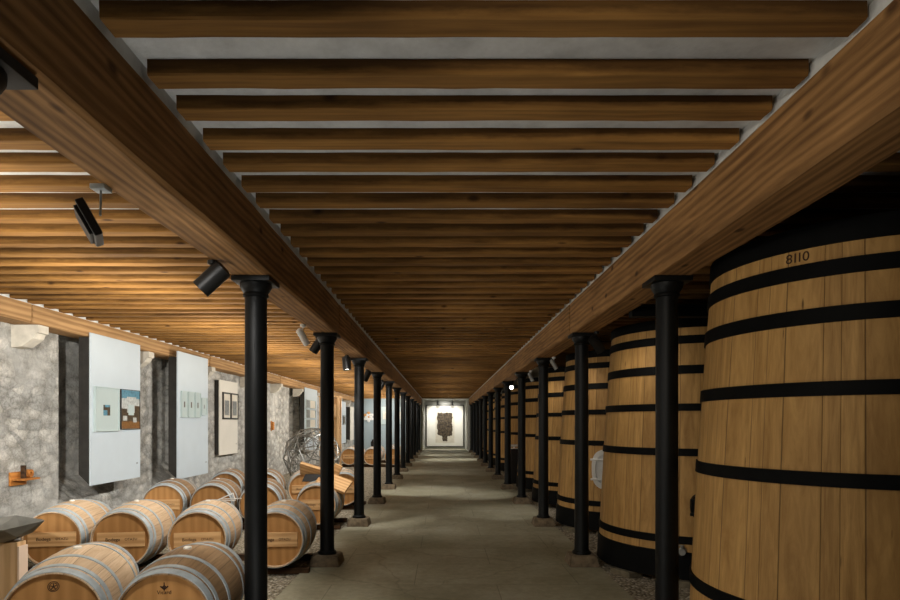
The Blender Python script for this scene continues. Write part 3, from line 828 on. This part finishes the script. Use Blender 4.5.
for i, y in enumerate((12.55, 13.02)):
    picture(P3, y, y+.45, 1.60, 2.17, f'{"left" if i == 0 else "right"} black framed drawing on the smaller cream panel', M['blackframe'],
            [(.08, .92, .06, .94, M['sheet']), (.2, .8, .15, .7, M['print'])], fw=.03, group='drawings on the cream panel')
P4 = -4.40
panel(P4, 19.12, 21.0, .62, 2.66, 'tall white panel with a column of photographs beside the wire sphere', M['white'])
for i in range(4):
    z = 2.0-.32*i
    picture(P4, 19.2, 20.6, z, z+.28, f'{ORD[i]} photograph from the top on the panel beside the wire sphere', M['paper'],
            [(.04, .4, .06, .94, M['print']), (.45, .96, .06, .94, M['sheet'])], group='photographs on the panel by the sphere')
panel(-4.40, 25.2, 27.2, .62, 2.46, 'distant white panel with a small dark picture on it', M['white'], .25, .05, False)
picture(-4.40, 26.3, 26.9, 1.45, 1.85, 'small dark picture on the distant white panel', M['blackframe'], [(.1, .9, .1, .9, M['photo_dark'])])
panel(-4.40, 28.5, 29.6, .7, 2.3, 'farthest white panel along the stone wall', M['cream'], .25, .05, False)
# pictures and rosette on the blue-grey partition
def facing_picture(x, z0, w, h, label):
    t = thing('framed_picture', label, 'picture', (x, YP-.002, z0), (0, 0, 0), 'pictures on the blue grey wall')
    bm = bmesh.new()
    for a in ((-w/2, -w/2+.03, 0, h), (w/2-.03, w/2, 0, h), (-w/2+.03, w/2-.03, 0, .03), (-w/2+.03, w/2-.03, h-.03, h)): box(bm, a[0], a[1], -.03, 0, a[2], a[3])
    obj('frame', mesh(bm, 'frame', M['print']), t)
    bm = bmesh.new(); box(bm, -w/2+.03, w/2-.03, -.015, 0, .03, h-.03); obj('mount', mesh(bm, 'mount', M['paper']), t)
    bm = bmesh.new(); box(bm, -w/4, w/4, -.02, -.012, h*.3, h*.7); obj('image', mesh(bm, 'image', M['sheet']), t)
facing_picture(-3.06, 1.42, .5, 1.0, 'tall pale framed picture on the blue grey wall at the far left')
facing_picture(-2.3, 1.42, .5, 1.0, 'second tall pale framed picture on the blue grey wall, between far columns')
t = thing('wall_rosette', 'white and orange rosette decoration on the blue grey wall', 'decoration', (-3.92, YP-.002, 1.84))
rnd = random.Random(3)
for i in range(12):
    a = 2*PI*i/12; r = .2 if i % 2 else .12
    bm = bmesh.new(); lathe(bm, [(.01, 0), (.075, -.02), (.085, -.05), (.02, -.07)], 10, 'Y', mat=Matrix.Translation((r*math.cos(a), 0, r*math.sin(a))))
    obj('petal', mesh(bm, 'petal', M['petal2'] if (r > .15 and 1 < i < 6) else M['petal'], True), t)
bm = bmesh.new(); lathe(bm, [(.06, 0), (.07, -.04), (.02, -.08)], 12, 'Y'); obj('centre', mesh(bm, 'centre', M['petal2'], True), t)

# ------------------------------------------------------------------ art wall at the end of the aisle
t = thing('framed_artwork', 'large framed artwork with a dark brown blocky mass at the end of the aisle', 'artwork', (.115, YE-.051, .10))
w, h = 1.12, 2.5
bm = bmesh.new()
for a in ((-w, -w+.05, 0, h), (w-.05, w, 0, h), (-w+.05, w-.05, 0, .05), (-w+.05, w-.05, h-.05, h)): box(bm, a[0], a[1], -.09, 0, a[2], a[3], .004)
obj('frame', mesh(bm, 'frame', M['blackframe']), t)
bm = bmesh.new(); box(bm, -w+.05, w-.05, -.05, 0, .05, h-.05); obj('mount', mesh(bm, 'mount', M['canvas']), t)
bm = bmesh.new(); box(bm, -.56, .56, -.056, -.04, .25, 2.2); obj('sheet', mesh(bm, 'sheet', M['sheet']), t)
rnd = random.Random(5); bm = bmesh.new(); pts = []
def edge(p, q, n, amp):
    for i in range(n):
        s = i/n; pts.append((p[0]+(q[0]-p[0])*s+rnd.uniform(-amp, amp), p[1]+(q[1]-p[1])*s+rnd.uniform(-amp, amp)))
edge((-.42, .7), (-.16, .64), 6, .03); edge((-.16, .64), (-.14, .36), 4, .02); edge((-.14, .36), (.14, .34), 5, .02); edge((.14, .34), (.16, .64), 4, .02)
edge((.16, .64), (.42, .68), 6, .03); edge((.42, .68), (.44, 2.0), 14, .035); edge((.44, 2.0), (-.44, 2.04), 12, .03); edge((-.44, 2.04), (-.46, .7), 14, .035)
extrude_poly(bm, pts, 'Y', -.062, -.05)
for k in range(70):
    x, z = rnd.uniform(-.4, .4), rnd.uniform(.75, 1.96); s = rnd.uniform(.03, .09)
    lathe(bm, [(s, -.05), (s*.8, -.075), (s*.3, -.085)], 7, 'Y', mat=Matrix.Translation((x, 0, z)))
obj('ink_mass', mesh(bm, 'ink_mass', M['ink']), t)

# ------------------------------------------------------------------ lamps
def aim(d): return Vector(d).normalized().to_track_quat('Z', 'Y').to_euler()
def make_spot(p, drop, d, label, mat, ln=.19, r=.05, lens='glowdim', group='spotlights under the long beams'):
    """hangs from p (under a beam edge); body points along d"""
    t = thing('spotlight', label, 'lamp', p, (0, 0, 0), group)
    bm = bmesh.new(); lathe(bm, [(.028, 0), (.028, -.02), (.012, -.028)], 16); tube(bm, (0, 0, -.02), (0, 0, -drop), .006, 8)
    obj('stem', mesh(bm, 'stem', M['lampblack'] if mat is M['lampblack'] else M['lampwhite'], True), t)
    bm = bmesh.new(); lathe(bm, [(r*.55, -ln*.52), (r, -ln*.45), (r, ln*.5), (r*.86, ln*.5), (r*.8, ln*.4)], 24)
    h = obj('housing', mesh(bm, 'housing', mat, True), t, (0, 0, -drop-r*.6), aim(d))
    bm = bmesh.new(); lathe(bm, [(r*.8, ln*.39), (r*.8, ln*.41)], 24); obj('lens', mesh(bm, 'lens', M[lens]), h)
    return t
OB = XL-.115          # outer lower edge of left beam
# flat square flood lamp
t = thing('floodlight', 'flat black floodlight hanging from the left beam, nearest lamp', 'lamp', (OB-.02, 2.43, BZ0), (0, 0, 0), 'lamps under the left beam')
bm = bmesh.new(); box(bm, -.03, .03, -.03, .03, -.02, 0, .003); tube(bm, (0, 0, -.01), (-.003, 0, -.12), .0045, 8)
obj('stem', mesh(bm, 'stem', M['galv'], True), t)
bm = bmesh.new(); box(bm, -.075, .075, -.09, .09, -.016, .016, .006); box(bm, -.06, .06, -.075, .075, -.03, -.014, .004)
hd = obj('housing', mesh(bm, 'housing', M['lampblack']), t, (-.045, .0, -.15), (0, math.radians(62), math.radians(28)))
bm = bmesh.new(); box(bm, -.064, .064, -.078, .078, .0155, .018); obj('lens', mesh(bm, 'lens', M['glass']), hd)
GL = 'lamps under the left beam'
make_spot((OB-.0, 3.55, BZ0), .07, (-.75, -.1, -.75), 'black cylindrical spotlight hanging left of the nearest left capital', M['lampblack'], .19, .058, 'glass', GL)
make_spot((OB, 5.85, BZ0), .10, (.35, .45, -.75), 'white cylindrical spotlight hanging before the second left column', M['lampwhite'], .17, .034, 'glowdim', GL)
make_spot((OB-.02, 6.62, BZ0), .07, (-.6, .2, -.8), 'black spotlight half hidden behind the second left column', M['lampblack'], .18, .05, 'glass', GL)
make_spot((OB, 8.5, BZ0), .08, (.1, -.1, -1), 'black spotlight with lit mouth beside the third left column', M['lampblack'], .19, .06, 'glow', GL)
make_spot((OB, 10.75, BZ0), .08, (-.4, .1, -.8), 'black spotlight beside the fourth left column', M['lampblack'], .2, .055, 'glass', GL)
make_spot((OB, 13.4, BZ0), .08, (-.4, .1, -.8), 'black spotlight beside the fifth left column', M['lampblack'], .2, .055, 'glass', GL)
make_spot((OB, 20.5, BZ0), .09, (.3, -.3, -.7), 'distant white spotlight under the left beam', M['lampwhite'], .25, .07, 'glowdim', GL)
OR = XR+.115
GR = 'lamps under the right beam'
make_spot((OR+.0, 6.3, BZ0), .10, (.6, .3, -.7), 'black spotlight beside the second right column, before the third vat', M['lampblack'], .19, .05, 'glass', GR)
make_spot((OR, 8.72, BZ0), .09, (.45, .0, -.8), 'pale grey spotlight beside the third right column', M['lampgrey'], .16, .03, 'glass', GR)
make_spot((OR, 11.0, BZ0), .10, (.3, -.2, -.8), 'pale grey spotlight beside the fourth right column', M['lampgrey'], .17, .032, 'glass', GR)
make_spot((OR-.06, 13.55, BZ0), .10, (-.15, -.9, -.35), 'glowing spotlight facing the camera beside the fifth right column', M['lampblack'], .18, .055, 'glow', GR)
for x, w in ((-.31, 'left'), (.54, 'right')):
    make_spot((x, YE-.9, CZ), .16, (0, .7, -.6), f'{w} black spotlight above the framed artwork', M['lampblack'], .22, .06, 'glowdim', 'lamps above the artwork')

# ------------------------------------------------------------------ light sources
def light(kind, loc, energy, col=(1, .86, .68), target=None, **kw):
    d = bpy.data.lights.new('lamp', kind); d.energy = energy; d.color = col
    for k, v in kw.items(): setattr(d, k, v)
    o = bpy.data.objects.new('lamp_or_fill', d); C.objects.link(o); o.location = loc
    if target is not None:
        o.rotation_euler = (Vector(target)-Vector(loc)).to_track_quat('-Z', 'Y').to_euler()
    return o
W1 = (1, .9, .76); W2 = (1, .97, .92)
# spots under the left beam onto barrels, panels and wall
for y in (2.43, 4.9, 7.3, 9.8, 12.3, 14.8, 17.3, 19.8, 22.3, 24.8, 27.3, 29.8):
    light('SPOT', (OB-.12, y, 2.36), 180, W2, (-4.0, y+.7, .55), spot_size=2.3, spot_blend=.8, shadow_soft_size=.07)
    # unseen floating fill added to brighten the joists of the left aisle
    light('AREA', (-2.9, y+.4, 1.95), 30, W1, (-2.9, y+.4, 2.9), shape='RECTANGLE', size=.35, size_y=1.6)
# pools on the paving
for x, y, e, tx in ((OB-.1, 3.9, 60, -1.3), (OB-.1, 8.6, 90, -1.2), (OB-.05, 12.6, 150, -.6), (OB-.1, 24, 200, .2), (OB-.1, 27.5, 200, .2)):
    light('SPOT', (x, y, 2.3), e, W2, (tx, y+.8, 0), spot_size=.85, spot_blend=.6, shadow_soft_size=.04)
for x, y, e, tx in ((OR-.1, 9.7, 60, 1.1), (OR-.1, 12.2, 90, .6), (OR, 24.5, 150, .6)):
    light('SPOT', (x, y, 2.3), e, W2, (tx, y+.6, 0), spot_size=.9, spot_blend=.7, shadow_soft_size=.04)
light('SPOT', (XL+.3, -.6, 2.2), 75, W1, (1.37, 3.2, 2.66), spot_size=.75, spot_blend=.9, shadow_soft_size=.06)  # added unseen spot that brightens the right beam's inner face
light('SPOT', (OB-.12, .9, 2.36), 1500, W2, (-4.95, 7.9, 1.4), spot_size=.5, spot_blend=.7, shadow_soft_size=.05)  # added unseen spot down the wall, lights the first niche
light('SPOT', (OB-.3, 14.6, 2.3), 420, W1, (WL, 17.7, 1.6), spot_size=.7, spot_blend=.7, shadow_soft_size=.05)
for y in (1.5, 6.5, 11.4, 16.3, 21.3, 26.2):  # added wide spots that lift the middle aisle's floor
    light('SPOT', (OB+.02, y+1.2, 2.4), 100, W2, (.25, y+4.0, 0), spot_size=1.9, spot_blend=1, shadow_soft_size=.15)
# right beam lamps on the vats
for y, e in ((6.3, 7), (8.75, 8), (11.2, 8), (13.7, 2), (18.6, 2), (23.5, 3)):
    light('SPOT', (OR+.05, y-.6, 2.36), e, W1, (2.4, y+.2, .7), spot_size=2.2, spot_blend=1, shadow_soft_size=.08)
for y, e in ((.2, 82), (3.2, 46), (5.7, 42)):  # added unseen spots from the left beam's side, brightening the vats
    light('SPOT', (XL+.25, y, 2.4), e, W1, (2.5, y+4.1, .9), spot_size=1.1, spot_blend=1, shadow_soft_size=.2)
# added unseen fill for the front part of the hall, from behind the camera
light('AREA', (-3.0, -.9, 1.3), 12, W1, (1.5, 5, 1.6), shape='RECTANGLE', size=2.0, size_y=1.2)
light('AREA', (-.95, 2.4, .08), 18, W2, (-.75, 2.7, 2.8), shape='RECTANGLE', size=.3, size_y=1.6)  # unseen fill added at floor level to light the joist undersides
for y, e in ((7, 1.5), (10.5, 2.5), (14, 4), (17.5, 5), (21, 5), (24.5, 5), (28, 4)):  # added fills floating in the middle aisle, facing up at its joists
    light('AREA', (.12, y, 2.05), e, W1, (.12, y, 2.9), shape='RECTANGLE', size=.8, size_y=2.0)
# artwork lamps
for x in (-.31, .54):
    light('SPOT', (x, YE-1.4, 2.7), 120, (1, .96, .9), (.115, YE, 1.0), spot_size=2.0, spot_blend=.6, shadow_soft_size=.05)
light('SPOT', (-2.9, YP-1.6, 2.4), 90, (1, .98, .95), (-3.0, YP, 1.5), spot_size=2.2, spot_blend=.7, shadow_soft_size=.06)

# ------------------------------------------------------------------ world, camera, colour
w = bpy.data.worlds.new('World'); S.world = w; w.use_nodes = True
w.node_tree.nodes['Background'].inputs[0].default_value = (.5, .45, .4, 1)
w.node_tree.nodes['Background'].inputs[1].default_value = .02
cam = bpy.data.cameras.new('camera'); co = bpy.data.objects.new('camera', cam); C.objects.link(co)
co.location = (0, 0, CH); co.rotation_euler = (PI/2, 0, 0)
cam.sensor_fit = 'HORIZONTAL'; cam.sensor_width = 36; cam.lens = 24
cam.shift_x = 7/900; cam.shift_y = 123/900; cam.clip_start = .05; cam.clip_end = 200
S.camera = co
S.view_settings.view_transform = 'Standard'; S.view_settings.look = 'None'
S.view_settings.exposure = 0; S.view_settings.gamma = 1
S.cycles.use_denoising = True
S.cycles.max_bounces = 7; S.cycles.diffuse_bounces = 5; S.cycles.caustics_reflective = False; S.cycles.caustics_refractive = False
